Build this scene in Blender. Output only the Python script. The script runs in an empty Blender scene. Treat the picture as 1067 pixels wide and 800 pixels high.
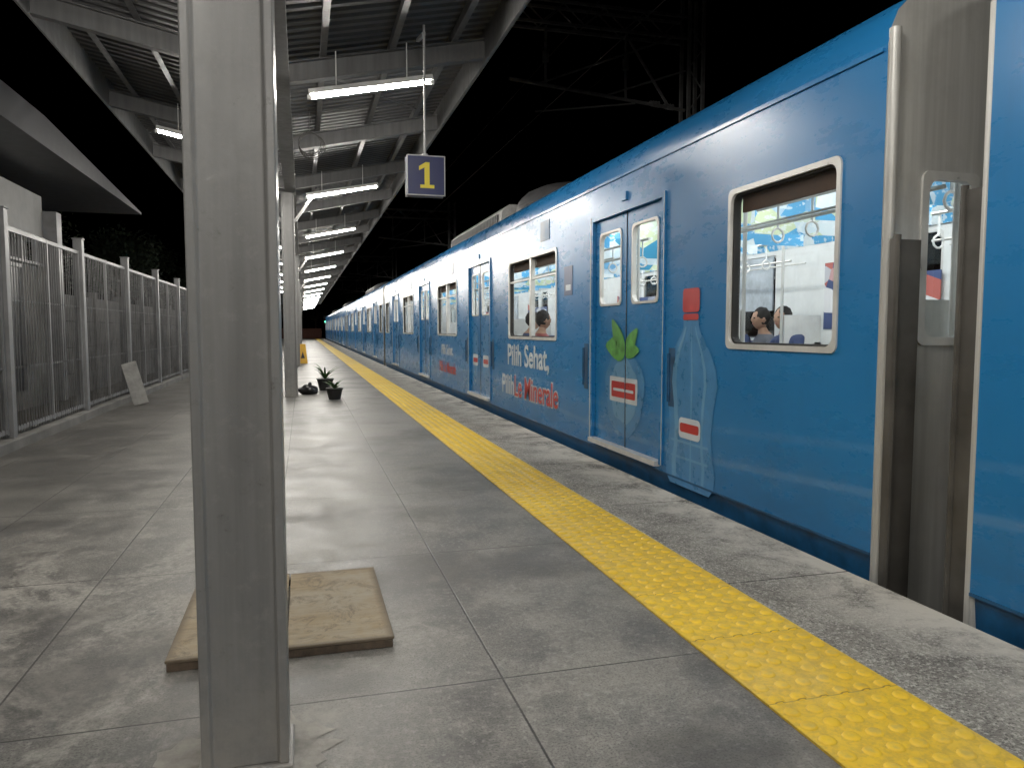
import bpy, math, random, bmesh
from mathutils import Vector, Matrix
random.seed(7)
sc = bpy.context.scene
sc.view_settings.view_transform='Standard'; sc.view_settings.look='None'; sc.view_settings.exposure=0

# ---------------------------------------------------------------- node helpers
class G:
    def __init__(s,name):
        s.m=bpy.data.materials.new(name); s.m.use_nodes=True
        s.nt=s.m.node_tree; s.n=s.nt.nodes; s.l=s.nt.links
        s.b=s.n['Principled BSDF']; s.out=s.n['Material Output']
        s.tc=s.n.new('ShaderNodeTexCoord'); s.P=s.tc.outputs['Object']
    def put(s,sock,v):
        if isinstance(v,bpy.types.NodeSocket): s.l.new(v,sock)
        elif isinstance(v,(tuple,list)):
            sock.default_value = tuple(v)+(1,) if len(v)==3 and len(sock.default_value)==4 else tuple(v)
        else: sock.default_value=v
    def math(s,op,a,b=0.0,c=None):
        n=s.n.new('ShaderNodeMath'); n.operation=op; s.put(n.inputs[0],a); s.put(n.inputs[1],b)
        if c is not None: s.put(n.inputs[2],c)
        return n.outputs[0]
    def noise(s,scale,detail=4,rough=.55,vec=None,dist=0.0):
        n=s.n.new('ShaderNodeTexNoise'); n.inputs['Scale'].default_value=scale; n.inputs['Detail'].default_value=detail
        n.inputs['Roughness'].default_value=rough; n.inputs['Distortion'].default_value=dist
        s.l.new(vec or s.P,n.inputs['Vector']); return n.outputs['Fac']
    def vor(s,scale,feature='F1',vec=None,out='Distance'):
        n=s.n.new('ShaderNodeTexVoronoi'); n.feature=feature; n.inputs['Scale'].default_value=scale
        s.l.new(vec or s.P,n.inputs['Vector']); return n.outputs[out]
    def mapping(s,scale=(1,1,1),loc=(0,0,0),rot=(0,0,0)):
        n=s.n.new('ShaderNodeMapping'); n.inputs['Scale'].default_value=scale; n.inputs['Location'].default_value=loc; n.inputs['Rotation'].default_value=rot
        s.l.new(s.P,n.inputs['Vector']); return n.outputs[0]
    def sep(s,v=None):
        n=s.n.new('ShaderNodeSeparateXYZ'); s.l.new(v or s.P,n.inputs[0]); return n.outputs
    def comb(s,x,y,z):
        n=s.n.new('ShaderNodeCombineXYZ'); s.put(n.inputs[0],x); s.put(n.inputs[1],y); s.put(n.inputs[2],z); return n.outputs[0]
    def ramp(s,f,a,b,c0=0.0,c1=1.0):
        n=s.n.new('ShaderNodeMapRange'); n.clamp=True
        s.put(n.inputs[0],f); n.inputs[1].default_value=a; n.inputs[2].default_value=b; n.inputs[3].default_value=c0; n.inputs[4].default_value=c1
        return n.outputs[0]
    def mix(s,f,a,b):
        n=s.n.new('ShaderNodeMix'); n.data_type='RGBA'
        s.put(n.inputs[0],f); s.put(n.inputs[6],a); s.put(n.inputs[7],b); return n.outputs[2]
    def bump(s,h,strength=.3,dist=.01):
        n=s.n.new('ShaderNodeBump'); n.inputs['Strength'].default_value=strength; n.inputs['Distance'].default_value=dist
        s.l.new(h,n.inputs['Height']); s.l.new(n.outputs[0],s.b.inputs['Normal']); return n.outputs[0]
    def white(s,vec):
        n=s.n.new('ShaderNodeTexWhiteNoise'); s.l.new(vec,n.inputs['Vector']); return n.outputs['Value']
    def set(s,**k):
        for a,v in k.items(): s.put(s.b.inputs[{'col':'Base Color','rough':'Roughness','metal':'Metallic','coat':'Coat Weight','coatr':'Coat Roughness','spec':'Specular IOR Level'}[a]],v)

def simple(name,col,rough=.5,metal=0,var=.25,scale=6,bump=0,bscale=40,coat=0):
    g=G(name); n=g.noise(scale,4,.65)
    lo=tuple(c*(1-var) for c in col); hi=tuple(min(1,c*(1+var)) for c in col)
    g.set(col=g.mix(g.ramp(n,.3,.7),lo,hi),metal=metal,rough=g.ramp(n,.3,.7,max(.03,rough-.08),min(1,rough+.1)))
    if coat: g.set(coat=coat,coatr=.08)
    if bump: g.bump(g.noise(bscale,3),bump,.004)
    return g.m
def emis(name,col,st):
    g=G(name); e=g.n.new('ShaderNodeEmission'); g.put(e.inputs[0],col); e.inputs[1].default_value=st
    g.l.new(e.outputs[0],g.out.inputs[0]); return g.m

# ---------------------------------------------------------------- mesh builder
class MB:
    def __init__(s): s.v=[]; s.f=[]; s.m=[]
    def add(s,vs,fs,m=0):
        o=len(s.v); s.v+= [tuple(v) for v in vs]
        for f in fs: s.f.append(tuple(o+i for i in f)); s.m.append(m)
    def quad(s,a,b,c,d,m=0): s.add([a,b,c,d],[(0,1,2,3)],m)
    def box(s,x0,x1,y0,y1,z0,z1,m=0):
        s.add([(x0,y0,z0),(x1,y0,z0),(x1,y1,z0),(x0,y1,z0),(x0,y0,z1),(x1,y0,z1),(x1,y1,z1),(x0,y1,z1)],
              [(0,3,2,1),(4,5,6,7),(0,1,5,4),(1,2,6,5),(2,3,7,6),(3,0,4,7)],m)
    def obox(s,p0,p1,w,h,m=0,up=(0,0,1),off=0.0,side=0.0):
        p0=Vector(p0);p1=Vector(p1);d=(p1-p0).normalized();r=d.cross(Vector(up)).normalized();u=r.cross(d).normalized()
        q=[]
        for p in (p0,p1):
            for a,b in ((-1,-1),(1,-1),(1,1),(-1,1)): q.append(p+r*(a*w/2+side)+u*(b*h/2+off))
        s.add(q,[(0,1,2,3),(7,6,5,4),(0,4,5,1),(1,5,6,2),(2,6,7,3),(3,7,4,0)],m)
    def ibeam(s,p0,p1,w,h,t=.012,m=0):
        s.obox(p0,p1,t,h-2*t,m); s.obox(p0,p1,w,t,m,off=h/2-t/2); s.obox(p0,p1,w,t,m,off=-h/2+t/2)
    def cyl(s,p0,p1,r0,r1=None,n=12,m=0,cap=True):
        if r1 is None:r1=r0
        p0=Vector(p0);p1=Vector(p1);d=(p1-p0).normalized();a=Vector((0,0,1)) if abs(d.z)<.9 else Vector((1,0,0))
        r=d.cross(a).normalized();u=r.cross(d)
        q=[]
        for p,rr in((p0,r0),(p1,r1)):
            for i in range(n):
                t=2*math.pi*i/n; q.append(p+(r*math.cos(t)+u*math.sin(t))*rr)
        fs=[(i,(i+1)%n,n+(i+1)%n,n+i) for i in range(n)]
        if cap: fs+= [tuple(range(n))[::-1],tuple(range(n,2*n))]
        s.add(q,fs,m)
    def torus(s,c,R,r,ax='x',n=20,k=8,m=0):
        q=[];fs=[]
        for i in range(n):
            a=2*math.pi*i/n
            for j in range(k):
                b=2*math.pi*j/k; rr=R+r*math.cos(b); h=r*math.sin(b)
                p={'x':(h,rr*math.cos(a),rr*math.sin(a)),'y':(rr*math.cos(a),h,rr*math.sin(a)),'z':(rr*math.cos(a),rr*math.sin(a),h)}[ax]
                q.append((c[0]+p[0],c[1]+p[1],c[2]+p[2])); fs.append((i*k+j,((i+1)%n)*k+j,((i+1)%n)*k+(j+1)%k,i*k+(j+1)%k))
        s.add(q,fs,m)
    def ell(s,c,rx,ry,rz,nu=16,nv=10,m=0,fn=None):
        q=[];fs=[]
        for j in range(nv+1):
            t=math.pi*j/nv
            for i in range(nu):
                a=2*math.pi*i/nu; p=Vector((math.sin(t)*math.cos(a),math.sin(t)*math.sin(a),math.cos(t)))
                if fn: p=fn(p)
                q.append((c[0]+p.x*rx,c[1]+p.y*ry,c[2]+p.z*rz))
        for j in range(nv):
            for i in range(nu): fs.append((j*nu+i,(j+1)*nu+i,(j+1)*nu+(i+1)%nu,j*nu+(i+1)%nu))
        s.add(q,fs,m)
    def extr(s,prof,y0,y1,m=0,closed=False,ms=None):
        n=len(prof); q=[(x,y0,z) for x,z in prof]+[(x,y1,z) for x,z in prof]
        o=len(s.v); s.v+=q
        for i in range(n if closed else n-1):
            j=(i+1)%n; s.f.append((o+i,o+j,o+n+j,o+n+i)); s.m.append(ms[i] if ms else m)
    def build(s,name,mats,parent=None,smooth=True,bevel=0,loc=None,angle=35):
        me=bpy.data.meshes.new(name+'_mesh'); me.from_pydata(s.v,[],s.f); 
        for m in mats: me.materials.append(m)
        me.polygons.foreach_set('material_index',s.m)
        if smooth:
            me.polygons.foreach_set('use_smooth',[True]*len(s.f)); me.set_sharp_from_angle(angle=math.radians(angle))
        me.update(); return mkobj(name,me,parent,loc,bevel)
def mkobj(name,me,parent=None,loc=None,bevel=0):
    ob=bpy.data.objects.new(name,me); sc.collection.objects.link(ob)
    if parent: ob.parent=parent
    if loc: ob.location=loc
    if bevel:
        b=ob.modifiers.new('bevel','BEVEL'); b.width=bevel; b.segments=2; b.limit_method='ANGLE'
    return ob
def empty(name,loc=(0,0,0)):
    e=bpy.data.objects.new(name,None); e.location=loc; e.empty_display_size=.2; sc.collection.objects.link(e); return e
def rrect(a0,a1,b0,b1,r,n=6):
    pts=[]
    for cx,cy,s in((a1-r,b1-r,0),(a0+r,b1-r,1),(a0+r,b0+r,2),(a1-r,b0+r,3)):
        for i in range(n+1):
            t=math.pi/2*(s+i/n); pts.append((cx+r*math.cos(t),cy+r*math.sin(t)))
    return pts
def text(name,body,size,M,mat,parent=None,extr=.002,bold=0.0,xs=1.0):
    c=bpy.data.curves.new(name,'FONT'); c.body=body; c.size=size; c.extrude=extr; c.align_x='CENTER'; c.align_y='CENTER'; c.offset=bold
    c.materials.append(mat); o=bpy.data.objects.new(name,c); sc.collection.objects.link(o)
    o.matrix_world=M@Matrix.Diagonal((xs,1,1,1))
    if parent: o.parent=parent
    return o

# ---------------------------------------------------------------- materials
def m_floor():
    g=G('paving_tiles'); X,Y,Z=g.sep()
    wx=.8; wy=1.5
    tx=g.math('DIVIDE',g.math('SUBTRACT',X,.64),wx); ty=g.math('DIVIDE',g.math('SUBTRACT',Y,2.42),wy)
    fx=g.math('FRACT',g.math('ADD',tx,100.0)); fy=g.math('FRACT',g.math('ADD',ty,100.0))
    ex=g.math('MULTIPLY',g.math('MINIMUM',fx,g.math('SUBTRACT',1.0,fx)),wx)
    ey=g.math('MULTIPLY',g.math('MINIMUM',fy,g.math('SUBTRACT',1.0,fy)),wy)
    e=g.math('MINIMUM',ex,ey)
    mid=g.noise(3.2,7,.75,dist=.25); fine=g.noise(130,2,.7); sp=g.noise(45,3,.7)
    joint=g.ramp(g.math('ADD',e,g.math('MULTIPLY',sp,.004)),.0045,.0072,1,0)
    big=g.noise(.55,4,.6)
    joint=g.math('MULTIPLY',joint,g.ramp(big,.35,.55,.55,1))
    rnd=g.white(g.comb(g.math('FLOOR',tx),g.math('FLOOR',ty),0.0))
    c=g.mix(rnd,(.088,.084,.078),(.16,.153,.142))
    c=g.mix(g.ramp(big,.44,.62),c,(.215,.206,.19))
    c=g.mix(g.ramp(mid,.44,.66,0,.75),c,(.27,.26,.235))
    c=g.mix(g.ramp(mid,.32,.48,.75,0),c,(.055,.053,.05))
    c=g.mix(g.ramp(fine,.46,.66,0,.7),c,(.038,.036,.034))
    c=g.mix(g.ramp(sp,.54,.68,0,.4),c,(.38,.365,.34))
    halo=g.math('MULTIPLY',g.ramp(g.math('ADD',e,g.math('MULTIPLY',mid,.13)),.05,.11,.38,0),g.ramp(big,.45,.6,0,1))
    c=g.mix(halo,c,(.33,.32,.29))
    sm=g.noise(1.35,8,.72,vec=g.mapping(scale=(1,.7,1)),dist=.5)
    thr=g.math('MULTIPLY',g.ramp(X,-1.0,1.2,1,.3),g.ramp(Y,2.8,7.0,1,.25))
    band=g.math('SUBTRACT',1.0,g.math('ABSOLUTE',g.math('MULTIPLY',g.math('SUBTRACT',sm,.56),15.0)))
    dust=g.ramp(g.noise(4.0,8,.8),.53,.66,0,.75)
    sme=g.math('MULTIPLY',g.math('MINIMUM',g.math('ADD',g.math('MULTIPLY',g.ramp(band,0,1),g.ramp(sp,.3,.6,.3,.9)),dust),.8),thr)
    c=g.mix(sme,c,(.42,.40,.36))
    damp=g.ramp(g.noise(.75,5,.62,vec=g.mapping(loc=(3.1,8.7,0))),.50,.60,0,.6); c=g.mix(damp,c,(.05,.048,.045))
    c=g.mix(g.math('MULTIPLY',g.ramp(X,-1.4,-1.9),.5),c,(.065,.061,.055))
    c=g.mix(joint,c,(.022,.021,.019))
    g.set(col=c,rough=g.math('ADD',g.ramp(mid,.3,.7,.36,.6),g.math('MULTIPLY',sme,.25)),spec=.4)
    g.bump(g.math('ADD',g.math('MULTIPLY',fine,.35),g.math('ADD',sp,g.math('MULTIPLY',joint,-2.0))),.32,.003); return g.m
def m_coping():
    g=G('edge_concrete'); X,Y,Z=g.sep()
    fy=g.math('FRACT',g.math('ADD',g.math('DIVIDE',g.math('SUBTRACT',Y,3.05),1.6),100.0))
    e=g.math('MULTIPLY',g.math('MINIMUM',fy,g.math('SUBTRACT',1.0,fy)),1.6)
    s=g.noise(60,4,.8); j=g.ramp(g.math('ADD',e,g.math('MULTIPLY',s,.008)),.007,.011,1,0)
    n=g.noise(2.2,8,.75,dist=.4)
    c=g.mix(g.ramp(n,.34,.64),(.15,.142,.13),(.37,.355,.32))
    c=g.mix(g.ramp(s,.5,.62,0,.85),c,(.60,.58,.53)); c=g.mix(g.ramp(g.noise(110,2,.7),.52,.66,0,.8),c,(.055,.052,.048))
    c=g.mix(g.math('MULTIPLY',g.ramp(X,2.05,2.5),g.ramp(n,.40,.56)),c,(.62,.595,.54))
    c=g.mix(j,c,(.06,.055,.05))
    g.set(col=c,rough=.9); g.bump(g.math('ADD',s,g.math('MULTIPLY',j,-1.5)),.8,.007); return g.m
def m_yellow(flat=False):
    g=G('yellow_tactile_tile'); X,Y,Z=g.sep()
    fy=g.math('FRACT',g.math('ADD',g.math('DIVIDE',Y,.5),100.0)); e=g.math('MULTIPLY',g.math('MINIMUM',fy,g.math('SUBTRACT',1.0,fy)),.5)
    j=g.ramp(e,.0012,.0025,1,0)
    n=g.noise(5,6,.7); d=g.noise(1.3,5,.75,dist=.3); rnd=g.white(g.comb(g.math('FLOOR',g.math('DIVIDE',Y,.5)),1.0,0.0))
    c=g.mix(rnd,(.82,.53,.018),(.90,.61,.03)); c=g.mix(g.ramp(n,.5,.72,0,.45),c,(.62,.41,.05))
    c=g.mix(g.ramp(d,.5,.72,0,.4),c,(.72,.60,.28)); c=g.mix(j,c,(.33,.22,.04))
    dirt=g.math('MULTIPLY',g.ramp(Z,.011,.007,0,1),g.ramp(g.noise(25,4,.75),.42,.62,0.12,.75))
    c=g.mix(dirt,c,(.40,.28,.07))
    scuff=g.math('MULTIPLY',g.ramp(Z,.0125,.0142),g.ramp(g.noise(16,3,.7),.45,.65,0,.5)); c=g.mix(scuff,c,(.45,.36,.14))
    g.set(col=c,rough=g.ramp(n,.3,.7,.40,.6))
    h=g.math('MULTIPLY',j,-1.0)
    if flat:
        h=g.vor(1,vec=g.mapping(scale=(12,12,0.001))); h=g.ramp(h,.25,.45,1,0)
    g.bump(h,.5,.004); return g.m
def m_paint(name,c0,rough=.3,streak=.25,dirt=(.2,.18,.15),dirtamt=.25):
    g=G(name); s=g.noise(1,5,.6,vec=g.mapping(scale=(14,14,.9))); m=g.noise(9,6,.75)
    c=g.mix(g.ramp(s,.3,.7),tuple(x*(1-streak) for x in c0),tuple(min(1,x*(1+streak)) for x in c0))
    c=g.mix(g.ramp(m,.52,.72,0,dirtamt),c,dirt)
    g.set(col=c,rough=g.ramp(m,.3,.7,rough-.06,rough+.14)); g.bump(g.noise(38,4,.7),.14,.002); return g.m
def m_column():
    g=G('grey_column_paint'); X,Y,Z=g.sep(); s=g.noise(1,5,.6,vec=g.mapping(scale=(16,16,.8))); m=g.noise(11,6,.78)
    c=g.mix(g.ramp(s,.3,.7),(.175,.173,.17),(.25,.248,.242)); c=g.mix(g.ramp(m,.54,.7,0,.35),c,(.34,.33,.31)); c=g.mix(g.ramp(m,.28,.42,.45,0),c,(.10,.095,.09))
    low=g.math('MULTIPLY',g.ramp(Z,.45,.0),g.ramp(g.noise(6,6,.75),.38,.6)); c=g.mix(g.math('MULTIPLY',low,.7),c,(.33,.31,.28))
    g.set(col=c,rough=g.ramp(m,.3,.7,.26,.46)); g.bump(g.math('ADD',g.noise(30,4,.7),g.math('MULTIPLY',m,.6)),.22,.002); return g.m
def m_body():
    g=G('blue_train_paint'); X,Y,Z=g.sep()
    n=g.noise(.8,3,.5); m=g.noise(5,5,.7,vec=g.mapping(scale=(1,.5,1.4))); v=g.noise(1,5,.65,vec=g.mapping(scale=(1,9,.7)))
    c=g.mix(g.ramp(n,.3,.7),(.015,.175,.43),(.019,.20,.48))
    c=g.mix(g.ramp(m,.6,.8,0,.10),c,(.05,.20,.38)); c=g.mix(g.ramp(v,.52,.72,0,.2),c,(.025,.14,.31))
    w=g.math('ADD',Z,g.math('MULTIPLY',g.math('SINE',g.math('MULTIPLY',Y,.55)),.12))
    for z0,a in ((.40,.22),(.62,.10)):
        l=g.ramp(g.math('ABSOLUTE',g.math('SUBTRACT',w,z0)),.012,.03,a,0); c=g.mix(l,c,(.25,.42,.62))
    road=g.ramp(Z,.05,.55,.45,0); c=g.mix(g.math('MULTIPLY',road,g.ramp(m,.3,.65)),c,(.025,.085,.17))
    g.set(col=c,rough=g.ramp(m,.3,.7,.24,.33),spec=.45)
    g.bump(g.noise(1.1,1,vec=g.mapping(scale=(1,1,2))),.06,.012); return g.m
def m_glass():
    g=G('window_glass'); g.n.remove(g.b)
    t=g.n.new('ShaderNodeBsdfTransparent'); t.inputs[0].default_value=(.9,.93,.93,1)
    gl=g.n.new('ShaderNodeBsdfGlossy'); gl.inputs[0].default_value=(1,1,1,1); gl.inputs['Roughness'].default_value=.02
    lw=g.n.new('ShaderNodeLayerWeight'); lw.inputs[0].default_value=.5
    f=g.math('ADD',.04,g.math('MULTIPLY',.7,g.math('POWER',lw.outputs['Facing'],5.0))); mx=g.n.new('ShaderNodeMixShader')
    g.l.new(f,mx.inputs[0]); g.l.new(t.outputs[0],mx.inputs[1]); g.l.new(gl.outputs[0],mx.inputs[2]); g.l.new(mx.outputs[0],g.out.inputs[0]); return g.m
def m_ads():
    g=G('advert_print'); v=g.mapping(scale=(2.2,3.2,3.6)); cell=g.vor(1.6,vec=v,out='Color'); d=g.noise(6,3,vec=v)
    s=g.sep(cell); c=g.mix(g.ramp(s[0],.35,.55),(.75,.85,.9),(.10,.42,.75)); c=g.mix(g.ramp(s[1],.82,.86),c,(.65,.75,.5)); c=g.mix(g.ramp(d,.55,.6,0,.7),c,(.85,.92,.95))
    c=g.mix(g.ramp(s[2],.88,.9),c,(.05,.3,.5)); g.set(col=c,rough=.4); return g.m
def m_poster():
    g=G('poster_print'); v=g.mapping(scale=(3,3,5)); s=g.sep(g.vor(1.2,vec=v,out='Color')); c=g.mix(g.ramp(s[0],.4,.5),(.7,.7,.72),(.05,.08,.2)); c=g.mix(g.ramp(s[1],.8,.85),c,(.45,.12,.10)); g.set(col=c,rough=.5); return g.m
def m_wood():
    g=G('plywood'); n=g.noise(2,6,.65,vec=g.mapping(scale=(1.2,20,6)),dist=.5); k=g.noise(2.4,7,.75); st=g.noise(7,6,.85,dist=.6); X,Y,Z=g.sep()
    c=g.mix(g.ramp(n,.3,.7),(.25,.19,.115),(.40,.32,.205)); c=g.mix(g.ramp(k,.42,.62,0,.75),c,(.37,.335,.27)); c=g.mix(g.ramp(st,.50,.62,0,.75),c,(.15,.12,.085))
    ed=g.math('MINIMUM',g.math('SUBTRACT',Y,2.77),g.math('SUBTRACT',3.64,Y)); ed2=g.math('MINIMUM',g.math('ADD',X,.49),g.math('SUBTRACT',.31,X)); ed=g.math('ADD',g.math('MINIMUM',ed,ed2),g.math('MULTIPLY',st,.05))
    c=g.mix(g.ramp(ed,.03,.06,.8,0),c,(.13,.10,.07))
    g.set(col=c,rough=.85); g.bump(n,.3,.003); return g.m
def m_sheet():
    g=G('galvanised_roof_sheet'); n=g.noise(1.2,5,.65)
    c=g.mix(g.ramp(n,.3,.7),(.06,.061,.063),(.115,.116,.118)); g.set(col=c,rough=.6,metal=.15); return g.m
def m_steel():
    g=G('stainless_steel'); n=g.noise(1,4,.6,vec=g.mapping(scale=(30,30,1.0))); m=g.noise(2,5,.7)
    c=g.mix(g.ramp(n,.3,.7),(.50,.50,.48),(.62,.62,.60)); c=g.mix(g.ramp(m,.5,.75,0,.5),c,(.36,.35,.33)); g.set(col=c,rough=.4,metal=.3); return g.m

FLOOR=m_floor(); COP=m_coping(); YEL=m_yellow(); YELF=m_yellow(True)
POST=m_column(); BEAM=m_paint('grey_beam_paint',(.115,.115,.116),.5,.2)
BODY=m_body(); GLASS=m_glass(); ADS=m_ads(); POSTER=m_poster(); WOOD=m_wood(); SHEET=m_sheet(); STEEL=m_steel()
SKIRT=simple('dark_blue_skirt_paint',(.008,.075,.18),.4,var=.4)
FRAME=simple('window_frame_aluminium',(.66,.66,.64),.35,.2,var=.12)
ROOFG=simple('train_roof_grey',(.09,.09,.095),.6); LINING=simple('white_interior_lining',(.74,.76,.76),.45,var=.06)
RUB=simple('black_rubber',(.02,.02,.02),.7); SEAT=simple('seat_fabric',(.05,.07,.16),.9,var=.4,scale=30); UNDER=simple('underframe_grime',(.03,.028,.026),.8)
FLINO=simple('floor_vinyl',(.3,.3,.29),.4); WHITEP=simple('white_paint',(.7,.7,.68),.4,var=.1); YELP=simple('yellow_plastic',(.8,.45,.02),.4,var=.1)
FLAP=simple('worn_guard_steel',(.095,.09,.082),.45,.3,var=.45,scale=2.2)
CONC=simple('concrete',(.17,.165,.155),.85,var=.35,scale=2,bump=.4,bscale=60)
WALLP=simple('grey_wall_plaster',(.44,.435,.42),.8,var=.18,scale=1.2,bump=.2); DARKM=simple('dark_fascia_metal',(.10,.10,.105),.5,var=.2)
GALV=simple('dark_galvanised_bars',(.125,.125,.125),.5,.2,var=.5,scale=3); HANG=simple('sign_frame_metal',(.42,.42,.42),.4,.3); FPOST=simple('fence_post_metal',(.22,.22,.222),.5,.2,var=.25,scale=3)
NAVY=simple('navy_sign_face',(.012,.02,.10),.35,var=.1)
YTXT=simple('yellow_lettering',(.85,.70,.07),.5,var=.05); BLACKP=simple('black_pot',(.015,.015,.015),.5); LEAF=simple('plant_leaf',(.05,.11,.03),.5,var=.5,scale=12)
SOIL=simple('soil',(.04,.03,.02),.95); RAIL=simple('rail_steel',(.2,.17,.15),.4,.8); GRAV=simple('ballast_gravel',(.12,.11,.10),.95,var=.6,scale=25,bump=1,bscale=22)
EARTH=simple('ground_earth',(.06,.055,.045),.95,var=.5,scale=1.5,bump=.6,bscale=12); BARK=simple('bark',(.06,.05,.035),.9,var=.4)
FOL=simple('foliage',(.026,.04,.02),.8,var=.6,scale=2); WIRE=simple('wire_dark',(.025,.024,.022),.6,.3); MAST=simple('weathered_mast_steel',(.11,.11,.11),.7,var=.3)
TUBE=emis('lit_fluorescent_tube',(1.0,.955,.875),365); STRIP=emis('lit_ceiling_strip',(1,.98,.94),22)
DECW=simple('printed_white',(.62,.68,.74),.35,var=.05); DECB=simple('printed_pale_blue',(.06,.235,.48),.3,var=.15); DECB2=simple('printed_light_highlight',(.14,.34,.56),.3,var=.1)
DECR=simple('printed_red',(.5,.03,.03),.35,var=.1); DECG=simple('printed_green',(.09,.34,.05),.35,var=.5,scale=9); DECN=simple('printed_navy',(.02,.05,.16),.35)
JOINTG=simple('mortar_patch',(.30,.285,.26),.9,var=.4,scale=9,bump=.6,bscale=50)

# ---------------------------------------------------------------- world / camera
w=bpy.data.worlds.new('World'); sc.world=w; w.use_nodes=True
nt=w.node_tree; sky=nt.nodes.new('ShaderNodeTexSky'); sky.sky_type='NISHITA'; sky.sun_disc=False; sky.sun_elevation=math.radians(-8); sky.sun_rotation=math.radians(200)
nt.links.new(sky.outputs[0],nt.nodes['Background'].inputs[0]); nt.nodes['Background'].inputs[1].default_value=.02
cam=bpy.data.cameras.new('Camera'); co=bpy.data.objects.new('Camera',cam); sc.collection.objects.link(co); sc.camera=co
cam.sensor_width=36; cam.lens=780/1067*36; cam.clip_end=2500; cam.clip_start=.05
co.location=(0,0,1.2); co.rotation_euler=(math.radians(90-4.18),0,math.radians(-15.55))

YN,YF=-12.0,100.0
# ---------------------------------------------------------------- ground, tracks, platform
b=MB()
prof=[(-700,-.12),(-3.25,-.12),(-3.24,-1.25),(2.5,-1.25),(8.2,-1.22),(9.5,-1.0),(12,-.9),(700,-.9)]
b.extr(prof,-150,900); b.build('ground',[EARTH],smooth=False)
b=MB(); b.extr([(2.45,-1.2),(2.7,-1.12),(8.3,-1.12),(9.2,-1.24)],-60,400); b.build('track_ballast',[GRAV],smooth=False)
for k,cx in enumerate((4.06,)):
    b=MB()
    for rx in (cx-.5335,cx+.5335):
        b.box(rx-.065,rx+.065,-60,400,-1.08,-1.065,0); b.box(rx-.01,rx+.01,-60,400,-1.065,-.96,0); b.box(rx-.035,rx+.035,-60,400,-.96,-.92,0)
    y=-30
    while y<140: b.box(cx-1.0,cx+1.0,y,y+.22,-1.18,-1.08,1); y+=.6
    b.build('railway_track',[RAIL,CONC],smooth=False)
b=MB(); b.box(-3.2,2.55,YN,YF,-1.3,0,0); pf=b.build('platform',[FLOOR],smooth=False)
b=MB(); b.box(1.905,2.58,YN,YF+.01,-.16,.006,0); b.build('platform_coping',[COP],smooth=False,bevel=.008)
S0,S1=1.405,1.90
b=MB(); b.box(S0,S1,-2,26,-.01,.008,0); b.box(S0,S1,26,YF-.5,-.01,.008,1)
n=10
y=0.0
pitch=(S1-S0)/6
while y<26:
    for i in range(6):
        cx=S0+pitch*(i+.5); cy=y+pitch/2
        if cy>12: n=6
        q=[];fs=[]
        for r,z in((.0275,.0082),(.024,.0122),(.015,.0145)):
            for k in range(n): a=2*math.pi*k/n; q.append((cx+r*math.cos(a),cy+r*math.sin(a),z))
        for L in range(2):
            for k in range(n): fs.append((L*n+k,L*n+(k+1)%n,(L+1)*n+(k+1)%n,(L+1)*n+k))
        fs.append(tuple(range(2*n,3*n))); b.add(q,fs,0)
    y+=pitch
b.build('tactile_paving',[YEL,YELF],angle=60)

# ---------------------------------------------------------------- canopy
VX,VZ=-.17,3.75; RX,RZ=1.95,4.2; LX,LZ=-2.38,4.2
cols=[2.17+5.9*k for k in range(-2,16)]
def zr(x): return VZ+(x-VX)*(RZ-VZ)/(RX-VX) if x>VX else VZ+(VX-x)*(LZ-VZ)/(VX-LX)
can=empty('platform_canopy')
b=MB()
y=cols[0]
while y<cols[-1]+.1:
    b.ibeam((VX,y,VZ),(RX,y,RZ),.11,.2); b.ibeam((VX,y,VZ),(LX,y,LZ),.11,.2); y+=2.95
y0,y1=cols[0]-.8,cols[-1]+.8
for x in (.25,.95,1.6,-.75,-1.45,-2.05):
    b.box(x-.03,x+.03,y0,y1,zr(x)+.104,zr(x)+.108,0); b.box(x-.03,x-.024,y0,y1,zr(x)+.108,zr(x)+.20,0)
b.box(VX-.09,VX+.09,y0,y1,VZ-.16,VZ-.09,0)
for i,yy in enumerate(cols[1:-1]):
    if i%2==0: b.cyl((VX+.1,yy,VZ+.13),(RX-.1,yy+2.95,RZ+.1),.01,n=6)
for x,s in((RX,1),(LX,-1)):
    b.box(x-.01,x+.01,y0,y1,RZ-.13,RZ+.22,0)
    xa,xb=sorted((x+s*.011,x+s*.12)); b.box(xa,xb,y0,y1,RZ+.02,RZ+.03,0)
    xa,xb=sorted((x+s*.12,x+s*.13)); b.box(xa,xb,y0,y1,RZ+.02,RZ+.15,0)
b.build('rafters_and_purlins',[BEAM],can,smooth=False)
b=MB()
p=.16
def sheet(xa,xb):
    za,zb=zr(xa)+.205,zr(xb)+.205
    pts=[];y=y0
    while y<y1:
        pts+=[(y,0),(y+.07,0),(y+.09,.03),(y+.14,.03)]; y+=p
    q=[(xa,a,za+h) for a,h in pts]+[(xb,a,zb+h) for a,h in pts]; n=len(pts)
    b.add(q,[(i,i+1,n+i+1,n+i) for i in range(n-1)],0)
sheet(VX+.02,RX+.05); sheet(LX-.05,VX-.02); b.build('corrugated_sheets',[SHEET],can,smooth=False)
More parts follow.
